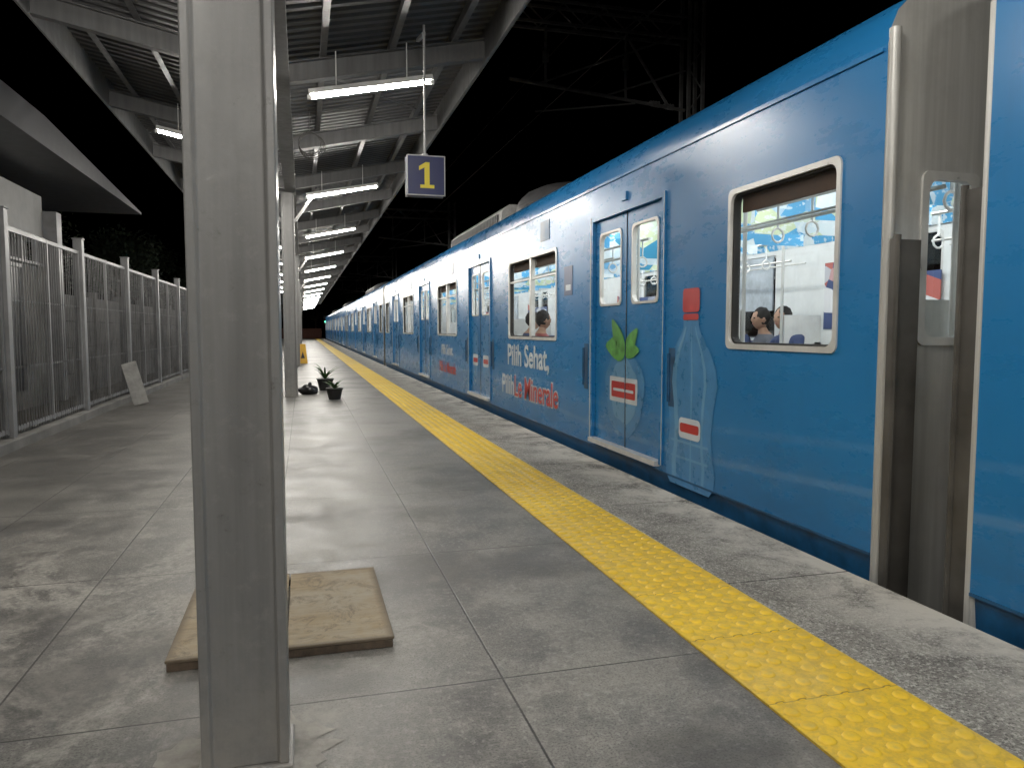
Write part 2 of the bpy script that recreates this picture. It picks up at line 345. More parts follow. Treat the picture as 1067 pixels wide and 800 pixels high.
for k,y in enumerate(cols):
    if k%2: continue
    b=MB(); x0,x1=-.285,-.06; ya,yb=y-.1,y+.1; t=.024
    if k!=2: x0-=.05; x1-=.05
    zt=3.585
    prof=[(x0,ya),(x0+t,ya),(x0+t+.006,ya+.014),(x1-t-.006,ya+.014),(x1-t,ya),(x1,ya),(x1,yb),(x1-t,yb),(x1-t-.006,yb-.014),(x0+t+.006,yb-.014),(x0+t,yb),(x0,yb)]
    n=len(prof); b.add([(a,c,.012) for a,c in prof]+[(a,c,zt) for a,c in prof],[(i,(i+1)%n,n+(i+1)%n,n+i) for i in range(n)]+[tuple(range(n))[::-1],tuple(range(n,2*n))],0)
    b.box(x0-.012,x1+.012,ya-.012,yb+.012,.0005,.012,0)
    b.box(x0-.03,x1+.03,ya-.03,yb+.03,zt,zt+.012,0)
    for sx in(-1,1):
        b.obox((( x0 if sx<0 else x1),y,3.1),((x0-.42 if sx<0 else x1+.42),y,3.70),.05,.05,0)
    b.build('canopy_column',[POST],smooth=False,bevel=.004)
    random.seed(k); b=MB(); pts=[((x0+x1)/2+random.uniform(.17,.26)*math.cos(a)*1.05,y+random.uniform(.15,.24)*math.sin(a),.0022) for a in [i*2*math.pi/40 for i in range(40)]]
    b.add(pts+[((x0+x1)/2,y,.006)],[(i,(i+1)%40,40) for i in range(40)],0); b.build('mortar_patch',[JOINTG],smooth=False)

def lamp(x0,x1,y,drop=.27):
    e=empty('fluorescent_lamp',((x0+x1)/2,y,0)); 
    z0,z1=zr(x0)-drop-.05,zr(x1)-drop-.05; cx=(x0+x1)/2
    b=MB(); b.obox((x0-.03-cx,0,z0+.050),(x1+.03-cx,0,z1+.050),.06,.05,0)
    b.obox((x0-.03-cx,0,z0+.022),(x1+.03-cx,0,z1+.022),.115,.006,0)
    b.obox((x0-.045-cx,0,z0+.0),(x0-.005-cx,0,z0+.0),.04,.04,0); b.obox((x1+.005-cx,0,z1+.0),(x1+.045-cx,0,z1+.0),.04,.04,0)
    for t in(.2,.8):
        xx=x0+(x1-x0)*t; b.cyl((xx-cx,0,z0+(z1-z0)*t+.06),(xx-cx,0,zr(xx)+.1),.006,n=6)
    b.build('housing',[WHITEP],e)
    b=MB(); b.cyl((x0-cx,0,z0),(x1-cx,0,z1),.016,n=8,cap=False); b.build('tube',[TUBE],e)
for k,y in enumerate(cols):
    lamp(.13,1.31,y+.06-.25)
    if y<50: lamp(-1.75,-.57,y+2.95-.25)

s=empty('platform_sign',(1.17,7.35,0)); b=MB()
b.box(-.18,.18,-.06,.06,2.49,2.86,0); b.build('box',[NAVY],s,bevel=.01)
b=MB()
for yy in(-.066,.060):
    b.box(-.185,.185,yy,yy+.006,2.485,2.494,0); b.box(-.185,.185,yy,yy+.006,2.856,2.865,0); b.box(-.185,-.176,yy,yy+.006,2.494,2.856,0); b.box(.176,.185,yy,yy+.006,2.494,2.856,0)
b.cyl((0,0,2.86),(0,0,4.1),.011,n=10); b.cyl((0,0,2.86),(0,0,2.89),.03,n=12); b.obox((0,0,4.02),(0,.4,4.1),.03,.03)
b.build('frame_and_hanger',[HANG],s)
b=MB(); one=[(-.055,-.12),(.075,-.12),(.075,-.088),(.032,-.088),(.032,.125),(-.005,.125),(-.065,.085),(-.065,.045),(-.015,.075),(-.015,-.088),(-.055,-.088)]
for sg in(-1,1):
    b.add([(-sg*x*1.05,sg*.0625,2.675+z) for x,z in one],[tuple(range(len(one)))],0)
b.build('numeral_one',[YTXT],s,smooth=False)
b=MB()
for i in range(4): b.torus((.12+.01*i,9.6+.01*i,3.45-.01*i),.13+.008*i,.005,'y',24,5)
b.cyl((.12,9.6,3.58),(.12,9.7,3.9),.004,n=5); b.build('cable_coil',[WIRE])

# ---------------------------------------------------------------- train
L=22.5; GAP=.57; ZT=2.53; XS=2.66; XE=5.46
wins=[(.30,1.32)]+[(4.75+5.5*i,6.7+5.5*i) for i in range(3)]+[(21.18,22.2)]; doors=[(2.24+5.5*i,3.69+5.5*i) for i in range(4)]
WZ=(1.09,2.07); DZ=(.17,2.21)
def wall(b,x,z0,z1,m,mr=0.0):
    ys=sorted({0.0,L,*[v for t in wins+doors for v in t]}); zs=sorted({z0,z1,WZ[0],WZ[1],DZ[0],DZ[1]}); zs=[z for z in zs if z0<=z<=z1]
    for i in range(len(ys)-1):
        for j in range(len(zs)-1):
            cy=(ys[i]+ys[i+1])/2; cz=(zs[j]+zs[j+1])/2
            if any(a<cy<c and WZ[0]<cz<WZ[1] for a,c in wins) or any(a<cy<c and DZ[0]<cz<DZ[1] for a,c in doors): continue
            b.quad((x,ys[i],zs[j]),(x,ys[i+1],zs[j]),(x,ys[i+1],zs[j+1]),(x,ys[i],zs[j+1]),m)
def ring(b,x0,x1,inner,outer,m):
    n=len(inner); q=[(x0,*p) for p in outer]+[(x0,*p) for p in inner]+[(x1,*p) for p in inner]+[(x1,*p) for p in outer]
    fs=[]
    for i in range(n):
        j=(i+1)%n; fs+=[(i,j,n+j,n+i),(n+i,n+j,2*n+j,2*n+i),(2*n+i,2*n+j,3*n+j,3*n+i),(3*n+i,3*n+j,j,i)]
    b.add(q,fs,m)
def poly(b,x,pts,m): b.add([(x,*p) for p in pts],[tuple(range(len(pts)))],m)
b=MB()
wall(b,XS,.09,ZT,0); wall(b,XE,.09,ZT,0)
rp=[(2.66,2.53),(2.675,2.61),(2.71,2.69),(2.78,2.76),(2.97,2.85),(3.4,2.95),(4.06,2.98),(4.72,2.95),(5.15,2.85),(5.34,2.76),(5.41,2.69),(5.445,2.61),(5.46,2.53)]
b.extr(rp,0,L,ms=[0,0,0]+[2]*6+[0,0,0])
b.extr([(2.66,.09),(2.675,.085),(2.675,.06),(2.70,-.28),(2.74,-.30)],0,L,1); b.extr([(5.46,.09),(5.445,.085),(5.445,.06),(5.42,-.28),(5.38,-.30)],0,L,1)
b.box(2.655,2.66,0,L,.092,.105,1)
b.box(2.66-.012,2.66,0.02,L-.02,2.50,2.515,0)
def endwall(b,y,sg):
    WX=(2.90,3.20); EZ=(1.14,1.94)
    xs=[2.66,WX[0],WX[1],3.6,4.52,XE-.54,XE-.24,XE]; zs=[-.28,.17,EZ[0],EZ[1],2.1,2.53]
    for i in range(len(xs)-1):
        for j in range(len(zs)-1):
            if i in(1,5) and j==2: continue
            if i==3 and 1<=j<=3: continue
            b.quad((xs[i],y,zs[j]),(xs[i+1],y,zs[j]),(xs[i+1],y,zs[j+1]),(xs[i],y,zs[j+1]),3)
    b.add([(x,y,z) for x,z in rp],[tuple(range(len(rp)))],3)
    b.cyl((2.69,y+sg*.01,-.28),(2.69,y+sg*.01,2.6),.028,n=12,m=3)
endwall(b,0,-1); endwall(b,L,1)
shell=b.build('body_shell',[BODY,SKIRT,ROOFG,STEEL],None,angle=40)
b=MB()
for y,sg in((0,-1),(L,1)):
    for xa,xb in((2.90,3.20),(XE-.54,XE-.24)):
        inner=rrect(xa+.02,xb-.02,1.16,1.92,.06); outer=rrect(xa-.02,xb+.02,1.12,1.96,.04)
        n=len(inner); q=[(p[0],y+sg*.012,p[1]) for p in outer]+[(p[0],y+sg*.012,p[1]) for p in inner]+[(p[0],y-sg*.03,p[1]) for p in inner]+[(p[0],y,p[1]) for p in outer]
        b.add(q,[(k,(k+1)%n,n+(k+1)%n,n+k) for k in range(n)]+[(n+k,n+(k+1)%n,2*n+(k+1)%n,2*n+k) for k in range(n)]+[(3*n+k,3*n+(k+1)%n,(k+1)%n,k) for k in range(n)],0)
for x,sg in((XS,-1),(XE,1)):
    for a,c in wins:
        o,i=(x+sg*.010,x-sg*.05)
        ring(b,o,i,rrect(a+.016,c-.016,WZ[0]+.016,WZ[1]-.016,.06),rrect(a-.016,c+.016,WZ[0]-.016,WZ[1]+.016,.045),0)
        ring(b,o-sg*.02,i-sg*.01,rrect(a+.028,c-.028,WZ[0]+.028,WZ[1]-.028,.05),rrect(a+.016,c-.016,WZ[0]+.016,WZ[1]-.016,.06),1)
        if c-a>1.5:
            m=(a+c)/2; xa,xb=sorted((o-sg*.006,i)); b.box(xa,xb,m-.03,m+.03,WZ[0]+.02,WZ[1]-.02,0)
            b.box(xa+.01,xb,a+.02,c-.02,1.80,1.82,0)
    for a,c in doors:
        m=(a+c)/2
        o=x+sg*.014; i=x-sg*.06; xa,xb=sorted((o,i))
        b.box(xa,xb,a-.03,a+.02,DZ[0]-.02,DZ[1]+.03,2); b.box(xa,xb,c-.02,c+.03,DZ[0]-.02,DZ[1]+.03,2); b.box(xa,xb,a+.02,c-.02,DZ[1]-.01,DZ[1]+.03,2)
        b.box(*sorted((o,o+sg*.004)),c+.016,c+.03,DZ[0]-.02,DZ[1]+.03,0); b.box(*sorted((o,o+sg*.004)),a-.03,a-.024,DZ[0]-.02,DZ[1]+.03,0)  # silver jamb edges, wider on one side to stand in for lamp reflection
        xa,xb=sorted((x+sg*.05,i)); b.box(xa,xb,a+.02,c-.02,DZ[0]-.035,DZ[0]+.005,0)
        for la,lc in((a+.022,m-.006),(m+.006,c-.022)):
            xf=x-sg*.022; xk=x-sg*.05; ww=rrect(la+.12,lc-.12,1.43,2.06,.07); ow=rrect(la+.10,lc-.10,1.41,2.08,.05)
            ys=[la,la+.115,lc-.115,lc]; zs=[DZ[0]+.006,1.425,2.065,DZ[1]-.012]
            for xx in(xf,xk):
                for p in range(3):
                    for q in range(3):
                        if p==1 and q==1: continue
                        b.quad((xx,ys[p],zs[q]),(xx,ys[p+1],zs[q]),(xx,ys[p+1],zs[q+1]),(xx,ys[p],zs[q+1]),2 if xx==xf else 3)
            ring(b,xf+sg*.008,xk-sg*.003,ww,ow,0)
        xa,xb=sorted((x-sg*.018,x-sg*.05)); b.box(xa,xb,m-.006,m+.006,DZ[0],DZ[1]-.01,1)
        for yy in(a-.16,c+.16):
            xa,xb=sorted((x,x+sg*.004)); b.box(xa,xb,yy-.05,yy+.05,.62,1.06,4)
            b.cyl((x+sg*.03,yy,.66),(x+sg*.03,yy,1.02),.012,n=8,m=4)
        b.box(*sorted((x,x+sg*.02)),m-.05,m+.05,2.29,2.36,2)
    for yy in(5.0,10.5,16.0): b.box(*sorted((x,x+sg*.006)),yy,yy+.32,2.20,2.42,4); 
    b.box(*sorted((x,x+sg*.003)),4.25,4.5,1.55,1.85,5); b.box(*sorted((x,x+sg*.004)),4.3,4.45,1.6,1.66,6)
fr=b.build('frames_and_doors',[FRAME,RUB,BODY,LINING,SKIRT,DECN,DECW],None)
b=MB()
for x,sg in((XS,-1),(XE,1)):
    for a,c in wins: b.quad((x-sg*.03,a,WZ[0]),(x-sg*.03,c,WZ[0]),(x-sg*.03,c,WZ[1]),(x-sg*.03,a,WZ[1]))
    for a,c in doors:
        m=(a+c)/2
        for la,lc in((a+.13,m-.11),(m+.11,c-.13)): b.quad((x-sg*.035,la,1.41),(x-sg*.035,lc,1.41),(x-sg*.035,lc,2.08),(x-sg*.035,la,2.08))
for y in(.02,L-.02):
    for xa,xb in((2.90,3.20),(XE-.54,XE-.24)): b.quad((xa,y,1.14),(xb,y,1.14),(xb,y,1.94),(xa,y,1.94))
gl=b.build('glazing',[GLASS],None,smooth=False)
b=MB()
wall(b,XS+.07,.17,2.5,0); wall(b,XE-.07,.17,2.5,0)
b.quad((2.73,.06,.17),(5.39,.06,.17),(5.39,L-.06,.17),(2.73,L-.06,.17),1)
b.quad((2.73,.06,2.5),(5.39,.06,2.5),(5.39,L-.06,2.5),(2.73,L-.06,2.5),0)
for x in(3.45,4.55): b.quad((x,.3,2.485),(x+.12,.3,2.485),(x+.12,L-.3,2.485),(x,L-.3,2.485),2)
for y in(.06,L-.06):
    for xa,xb in((2.73,2.88),(3.22,3.6),(4.52,4.90),(5.24,5.39)): b.quad((xa,y,.17),(xb,y,.17),(xb,y,2.5),(xa,y,2.5),0)
    for xa,xb in((2.88,3.22),(4.90,5.24)):
        b.quad((xa,y,.17),(xb,y,.17),(xb,y,1.12),(xa,y,1.12),0); b.quad((xa,y,1.96),(xb,y,1.96),(xb,y,2.5),(xa,y,2.5),0)
    b.quad((3.6,y,2.1),(4.52,y,2.1),(4.52,y,2.5),(3.6,y,2.5),0)
segs=[(.12,2.05)]+[(3.9+5.5*i,7.55+5.5*i) for i in range(3)]+[(20.4,22.38)]
for a,c in segs:
    for x,sg in((2.74,1),(5.38,-1)):
        b.box(*sorted((x+sg*.02,x+sg*.48)),a,c,.50,.60,3); b.box(*sorted((x+sg*.005,x+sg*.08)),a,c,.62,1.06,3); b.box(*sorted((x+sg*.05,x+sg*.42)),a+.05,c-.05,.2,.49,6)
        for yy in(a,c-.02):
            b.box(*sorted((x+sg*.01,x+sg*.46)),yy,yy+.02,.5,1.35,6)
            b.cyl((x+sg*.49,yy+.01,.17),(x+sg*.49,yy+.01,2.49),.016,n=8,m=4)
        b.cyl((x+sg*.40,a,1.92),(x+sg*.40,c,1.92),.012,n=6,m=4); b.cyl((x+sg*.22,a,1.90),(x+sg*.22,c,1.90),.008,n=6,m=4)
        b.cyl((x+sg*.6,a,2.1),(x+sg*.6,c,2.1),.014,n=6,m=4)
        y=a+.15
        while y<c-.1:
            b.box(x+sg*.6-.003,x+sg*.6+.003,y-.012,y+.012,1.93,2.1,0); b.torus((x+sg*.6,y,1.88),.05,.009,'y',10,5,m=6); y+=.38
        if c-a>3: b.cyl((x+sg*.49,(a+c)/2,.17),(x+sg*.49,(a+c)/2,2.49),.016,n=8,m=4)
for x,sg in((2.735,1),(5.385,-1)):
    b.quad((x,.1,2.12),(x,L-.1,2.12),(x+sg*.14,L-.1,2.46),(x+sg*.14,.1,2.46),5)
y=.9
while y<L: b.box(3.55,4.57,y,y+.004,1.98,2.40,5); y+=.75
for x in(2.735,5.38):
    for a,c in doors:
        b.box(x,x+.004,c+.04,c+.18,1.2,1.9,8)
for a,c in doors: b.box(5.372,5.379,a+.1,c-.1,1.25,1.72,8)
for a,c in wins: b.box(2.715,2.735,a+.05,c-.05,1.94,2.06,9); b.box(5.385,5.405,a+.05,c-.05,1.42,2.06,10)  # pale far-window panels are added to brighten the far wall, imitating blue reflections
inn=b.build('interior',[LINING,FLINO,STRIP,SEAT,STEEL,ADS,WHITEP,YELP,POSTER,simple('roller_blind',(.10,.06,.045),.8),simple('added_pale_panel',(.45,.5,.55),.8)],None)
b=MB()
acp=[(3.12,2.86),(3.15,3.12),(3.27,3.22),(4.85,3.22),(4.97,3.12),(5.0,2.86)]
for y0_,y1_ in((8.9,13.2),):
    b.extr(acp,y0_,y1_,0); b.add([(x,y0_,z) for x,z in acp],[(0,1,2,3,4,5)],0)
    b.add([(x,y1_,z) for x,z in acp],[(0,1,2,3,4,5)],0)
    y=y0_+.2
    while y<y1_-.2: b.box(3.105,3.135,y,y+.05,2.93,3.08,1); y+=.11
b.ell((3.75,7.4,2.95),.75,.95,.34,m=1)
b.ell((3.9,16.5,2.95),.45,.6,.16,m=1)
for y in(2,18,20): b.box(3.5,4.6,y,y+.8,2.93,3.04,1)
roof=b.build('roof_equipment',[simple('aircon_casing',(.5,.5,.49),.5),ROOFG],None)
b=MB()
b.box(2.85,5.27,.05,L-.05,-.28,-.20,0)
for yc in(3.0,19.5):
    for x in(2.98,5.02): b.box(x,x+.12,yc-1.5,yc+1.5,-.72,-.5,0)
    b.box(3.1,5.02,yc-.2,yc+.2,-.7,-.4,0)
    for dy in(-1.05,1.05):
        b.cyl((3.45,yc+dy,-.5),(4.67,yc+dy,-.5),.07,n=12)
        for x in(3.43,4.57): b.cyl((x,yc+dy,-.5),(x+.12,yc+dy,-.5),.42,n=28)
for y,l in((6,2.5),(9.5,1.8),(12.5,3),(16,1)): b.box(2.85,3.6,y,y+l,-.8,-.3,0); b.box(4.5,5.2,y+.2,y+l,-.8,-.3,0)
und=b.build('bogies_and_underframe',[UNDER],None,bevel=0)
b=MB()
for i in range(8):
    y=-GAP+.03+i*(GAP-.06)/8; 
    ring_=rrect(3.55,4.57,.12,2.15,.12,4); rin=rrect(3.62,4.50,.19,2.08,.1,4)
    q=[(x,y,z) for x,z in ring_]+[(x,y+.03,z) for x,z in ring_]; n=len(ring_)
    b.add(q,[(k,(k+1)%n,n+(k+1)%n,n+k) for k in range(n)],0)
    q2=[(x,y+.03,z) for x,z in rin]; q3=[(x,y+(GAP-.06)/8,z) for x,z in rin]; b.add(q2+q3,[(k,(k+1)%n,n+(k+1)%n,n+k) for k in range(n)],0)
    b.add([(x,y+.03,z) for x,z in ring_]+q2,[(k,(k+1)%n,n+(k+1)%n,n+k) for k in range(n)],0)
b.box(3.95,4.17,-GAP,0,-.5,-.3,0)
bel=b.build('gangway_bellows',[RUB],None)
b=MB()
b.box(2.665,2.82,-.075,-.05,-.2,1.62,0); b.cyl((2.68,-.08,-.2),(2.68,-.08,1.64),.016,n=10,m=0)
b.box(2.68,2.715,-GAP+.012,-GAP+.13,-.2,1.78,0); b.cyl((2.685,-GAP+.135,-.2),(2.685,-GAP+.135,1.80),.016,n=10,m=0)
b.box(2.664,2.70,-GAP+.002,-GAP+.03,-.2,2.5,1)
fl=b.build('gap_guards',[FLAP,STEEL],None,bevel=.006)
parts=[shell,fr,gl,inn,roof,und,bel,fl]
train=empty('commuter_train')
starts=[3.0-(L+GAP)]+[3.0+(L+GAP)*i for i in range(4)]
for k,y in enumerate(starts):
    c=empty('carriage_%d'%(k+1)); c.parent=train; c.location=(0,y,0)
    for p in parts:
        if k==0: p.parent=c
        else: mkobj(p.name.split('.')[0]+'_%d'%(k+1),p.data,c)
dec=MB(); xd=XS-.003
def blob(pts,m,dx=0): poly(dec,xd-dx,pts,m)
def bottle(yc,zb,h,wd,x,m1,m2):
    pr=[(0,.38),(.04,.46),(.12,.48),(.2,.42),(.3,.40),(.42,.44),(.52,.5),(.6,.47),(.68,.36),(.76,.2),(.8,.15),(.86,.15)]
    pts=[(yc-wd*a,zb+h*t) for t,a in pr]+[(yc+wd*a,zb+h*t) for t,a in reversed(pr)]
    dec.add([(x,*p) for p in pts],[tuple(range(len(pts)))],m1)
    for s,wf in((-.62,.05),(.55,.09),(-.1,.03)):
        p=[(yc+wd*a*s,zb+h*t) for t,a in pr[1:-1]]+[(yc+wd*a*(s+wf*2),zb+h*t) for t,a in reversed(pr[1:-1])]
        dec.add([(x-.0012,*q) for q in p],[tuple(range(len(p)))],m2)
    for t in(.14,.22): 
        p=rrect(yc-wd*.36,yc+wd*.36,zb+h*t,zb+h*(t+.012),.006,2); dec.add([(x-.0024,*q) for q in p],[tuple(range(len(p)))],m2)
bottle(4.80,.05,1.46,.74,xd,1,2)
blob(rrect(4.68,4.92,1.32,1.49,.03),3,.003); blob(rrect(4.69,4.91,1.265,1.31,.02),3,.0042)
blob(rrect(4.64,4.95,.41,.56,.04),0,.0042); blob(rrect(4.66,4.93,.455,.52,.02),3,.0054)
for (ya,yb) in((5.27,5.955),(5.975,6.66)):
    xx=XS+.022-.003
    pts=[(6.0+.45*math.cos(t)*(.9+.05*math.sin(5*t)),.66+.42*math.sin(t)*(.92+.05*math.cos(7*t))) for t in [i*2*math.pi/48 for i in range(48)]]
    pts=[(max(min(p[0],yb),ya),p[1]) for p in pts]
    dec.add([(xx,*p) for p in pts],[tuple(range(48))],1)
    pts=[(max(min(6.0+(p[0]-6.0)*.72,yb),ya),.66+(p[1]-.66)*.72) for p in pts]
    dec.add([(xx-.0012,*p) for p in pts],[tuple(range(48))],2)
    for z0,z1,m,a,c in((.56,.78,0,5.72,6.30),(.60,.74,3,5.76,6.26),(.655,.68,0,5.79,6.22)):
        a2,c2=max(a,ya),min(c,yb)
        if c2>a2: dec.add([(xx-.0025-.0012*(2 if abs(z0-.655)<.001 else (m==3)),*p) for p in rrect(a2,c2,z0,z1,.012,2)],[tuple(range(12))],m)
for li,(cx,cz,rot,l,ya,yb) in enumerate(((6.14,1.13,.9,.40,5.975,6.66),(6.18,1.04,.05,.44,5.975,6.66),(5.85,1.09,2.4,.34,5.27,5.955),(5.82,1.02,3.1,.26,5.27,5.955))):
    pts=[]
    for i in range(20):
        t=2*math.pi*i/20; a=math.cos(t)*l/2; q=math.sin(t)*l*.24*(1-.5*math.cos(t)); pts.append((max(min(cx+a*math.cos(rot)-q*math.sin(rot),yb),ya),cz+a*math.sin(rot)+q*math.cos(rot)))
    dec.add([(XS+.022-.0065-.0012*(li%2),*p) for p in pts],[tuple(range(20))],4)
for (ya,yb) in((10.77,11.455),(11.475,12.16)):
    yc=(ya+yb)/2
    dec.add([(XS+.019,*p) for p in rrect(yc-.2,yc+.2,.45,1.15,.12,6)],[tuple(range(28))],1); dec.add([(XS+.0175,*p) for p in rrect(yc-.18,yc+.18,.62,.8,.04,3)],[tuple(range(16))],0); dec.add([(XS+.016,*p) for p in rrect(yc-.15,yc+.15,.67,.74,.02,3)],[tuple(range(16))],3)
dec.build('advert_decals',[DECW,DECB,DECB2,DECR,DECG],train,smooth=False)
R=Matrix(((0,0,-1,0),(-1,0,0,0),(0,1,0,0),(0,0,0,1)))
def ttext(nm,body,size,y,z,mat,bold,xs,x=xd-.001): text(nm,body,size,Matrix.Translation((x,y,z))@R,mat,train,.0006,bold,xs)
ttext('slogan_text','Pilih Sehat,',.38,8.88,.85,DECW,.008,1.08)
ttext('slogan_text_2','Pilih',.36,9.75,.45,DECW,.008,1.05)
ttext('slogan_text_3_outline','Le Minerale',.38,8.55,.45,DECW,.018,.98); ttext('slogan_text_3','Le Minerale',.38,8.55,.45,DECR,.003,.98,xd-.004)
ttext('slogan_text_4','Pilih Sehat,',.28,14.2,.8,DECW,.005,1.0); ttext('slogan_text_5','Pilih Le Minerale',.28,14.2,.46,DECR,.005,.9)

# ---------------------------------------------------------------- passengers
def m_person(name,shirt,trous,skin):
    g=G(name); X,Y,Z=g.sep(); c=g.mix(g.math('GREATER_THAN',Z,.165),trous,shirt)
    h=g.math('MULTIPLY',g.math('GREATER_THAN',X,.25),g.math('GREATER_THAN',Z,.185)); sk=g.math('MAXIMUM',h,g.math('GREATER_THAN',Z,.585)); c=g.mix(sk,c,skin)
    c=g.mix(g.math('LESS_THAN',Z,-.34),c,(.02,.02,.02)); g.set(col=c,rough=.75); return g.m
HAIR=simple('hair_black',(.012,.01,.009),.8); SKIN=simple('skin',(.36,.21,.14),.5,var=.05); EYE=simple('eye_dark',(.02,.015,.01),.2); LIP=simple('lip',(.32,.12,.1),.5)
def passenger(loc,rotz,mat,lean=0.0,hijab=None):
    root=empty('passenger',loc); root.rotation_euler=(0,0,rotz)
    bm=bmesh.new(); sl=bm.verts.layers.skin.verify()
    def add(p,r,par=None):
        v=bm.verts.new(p); v[sl].radius=r; v[sl].use_root=(par is None)
        if par is not None: bm.edges.new((par,v))
        return v
    pel=add((0,0,.1),(.15,.11)); be=add((-.01,0,.26),(.14,.10),pel); ch=add((0+lean*.5,0,.42),(.155,.11),be); uc=add((lean*.8,0,.52),(.11,.09),ch); ne=add((.01+lean,0,.60),(.052,.052),uc); hb=add((.03+lean*1.2,0,.68),(.055,.055),ne)
    for s in(-1,1):
        sh=add((lean*.8,s*.165,.52),(.06,.06),uc); el=add((.06+lean,s*.23,.29),(.043,.043),sh); wr=add((.25,s*.10,.215),(.027,.027),el); pa=add((.31,s*.08,.212),(.03,.018),wr)
        for k in range(4):
            f0=add((.35,s*(.055+.018*k),.214),(.009,.009),pa); f1=add((.385+.004*(k in(1,2)),s*(.055+.019*k),.208),(.0085,.0085),f0); add((.405+.006*(k in(1,2)),s*(.055+.019*k),.192),(.0075,.0075),f1)
        t0=add((.31,s*.045,.215),(.010,.010),pa); add((.34,s*.03,.205),(.008,.008),t0)
        hp=add((.04,s*.085,.08),(.085,.08),pel); kn=add((.44,s*.12,.095),(.062,.062),hp); an=add((.44,s*.12,-.34),(.04,.04),kn); add((.56,s*.13,-.39),(.036,.03),an)
    me=bpy.data.meshes.new('figure'); bm.to_mesh(me); bm.free(); o=mkobj('body',me,root); me.materials.append(mat)
    sk=o.modifiers.new('skin','SKIN'); sk.use_smooth_shade=True; ss=o.modifiers.new('sub','SUBSURF'); ss.levels=2; ss.render_levels=2
    b=MB(); hx=.045+lean*1.3; hz=.755; ph=random.uniform(0,6)
    def hf(p):
        p=p.copy()
        if p.z<-.3: p.x*=.9 if p.x<0 else 1; p.y*=.82
        if p.x>.5 and abs(p.y)<.22 and -.25<p.z<.12: p.x+=.16*(1-abs(p.y)/.22)
        return p
    def hair(p):
        k=1+.035*math.sin(9*p.y+ph)+.03*math.sin(11*p.z+7*p.x+ph); p=p*k
        if p.z<-.2: p.y*=.9
        return p
    b.ell((hx,0,hz),.098,.076,.12,24,18,0,hf)
    for s in(-1,1):
        b.ell((hx-.005,s*.080,hz-.012),.02,.012,.032,12,8,0); b.ell((hx+.085,s*.03,hz+.012),.011,.014,.008,10,6,2)
    b.ell((hx+.083,0,hz-.055),.012,.024,.008,10,6,3)
    b.ell((hx-.018,0,hz+.024),.102,.083,.112,28,20,1,hair)
    if hijab: b.ell((hx-.03,0,hz-.12),.11,.12,.16,20,14,1)
    b.build('head',[SKIN,hijab or HAIR,EYE,LIP],root,angle=80)
    return root
pm=[m_person('clothes_navy',(.03,.05,.13),(.02,.02,.03),(.36,.21,.14)),m_person('clothes_grey',(.12,.13,.16),(.04,.05,.1),(.36,.21,.14)),m_person('clothes_red',(.25,.06,.06),(.03,.03,.03),(.36,.21,.14))]
PI=math.pi
for i,(x,y,r,m,le,hj) in enumerate([(5.10,7.02,PI+.2,0,.08,None),(5.12,7.50,PI-.15,1,.03,None),(5.12,8.0,PI,0,.06,HAIR),(5.12,8.7,PI,2,.02,None),(2.99,9.35,.2,2,0,None),(2.99,10.0,0,0,.05,None),(5.12,9.6,PI,1,0,None),(5.12,14.4,PI,0,0,None),(2.99,14.4,0,1,0,None),(5.12,13.6,PI,2,0,None),(5.12,4.4,PI,1,.05,None)]):
    passenger((x,y,.56),r,pm[m],le,hj)

# ---------------------------------------------------------------- things on the platform
e=empty('wooden_cover_panel'); b=MB()
b.box(-.49,-.085,2.77,3.64,.032,.044,0); b.box(-.079,.31,2.775,3.635,.032,.043,0)
b.build('boards',[WOOD],e,smooth=False,bevel=.003); b=MB()
for a in((-.485,-.12,2.772,2.82),(-.115,.305,2.776,2.82),(-.48,.30,3.58,3.625)): b.box(a[0],a[1],a[2],a[3],.002,.0315,0)
b.box(-.48,-.43,2.82,3.58,.002,.031,0); b.box(.25,.30,2.82,3.58,.002,.031,0)
b.build('timber_frame',[simple('dirty_timber',(.11,.08,.055),.85,var=.6,scale=14)],e,smooth=False,bevel=.002)
def pot(x,y,r,h,seed,spread):
    random.seed(seed); e=empty('potted_plant',(x,y,0)); b=MB(); b.cyl((0,0,.0),(0,0,h),r*.7,r,n=20,m=0,cap=True); b.torus((0,0,h),r,.012,'z',24,6,m=0); b.cyl((0,0,h),(0,0,h+.006),r*.92,r*.92,n=16,m=1); b.build('pot',[BLACKP,SOIL],e)
    b=MB()
    for i in range(16):
        a=2.4*i+random.random()*.5; l=spread*random.uniform(.7,1.15); up=random.uniform(.5,1.3); w_=.028; pts=[]
        for k in range(6):
            t=k/5; rr=l*t*math.cos(min(1.4,up*(1-.25*t))); zz=h+l*t*math.sin(up)-l*.35*t*t
            ww=w_*(1-t)**.7*(.7+.6*t) if k<5 else .001
            c=Vector((rr*math.cos(a),rr*math.sin(a),zz)); s_=Vector((-math.sin(a),math.cos(a),0))*ww; pts+= [c-s_,c+s_]
        b.add(pts,[(2*k,2*k+1,2*k+3,2*k+2) for k in range(5)],0)
    b.build('leaves',[LEAF],e)
pot(.50,13.2,.14,.18,1,.30); pot(.40,15.2,.16,.22,2,.46)
b=MB()
def lump(p): return p*(1+.12*math.sin(5*p.x+3*p.z)+.10*math.sin(6*p.y+2))
b.ell((.08,14.3,.085),.17,.14,.09,24,14,0,lump); b.ell((.10,14.28,.18),.035,.03,.05,10,8,0); b.build('rubbish_bag',[simple('black_plastic',(.02,.02,.02),.35)],angle=70)
e=empty('wet_floor_sign',(-.03,27.5,0)); b=MB()
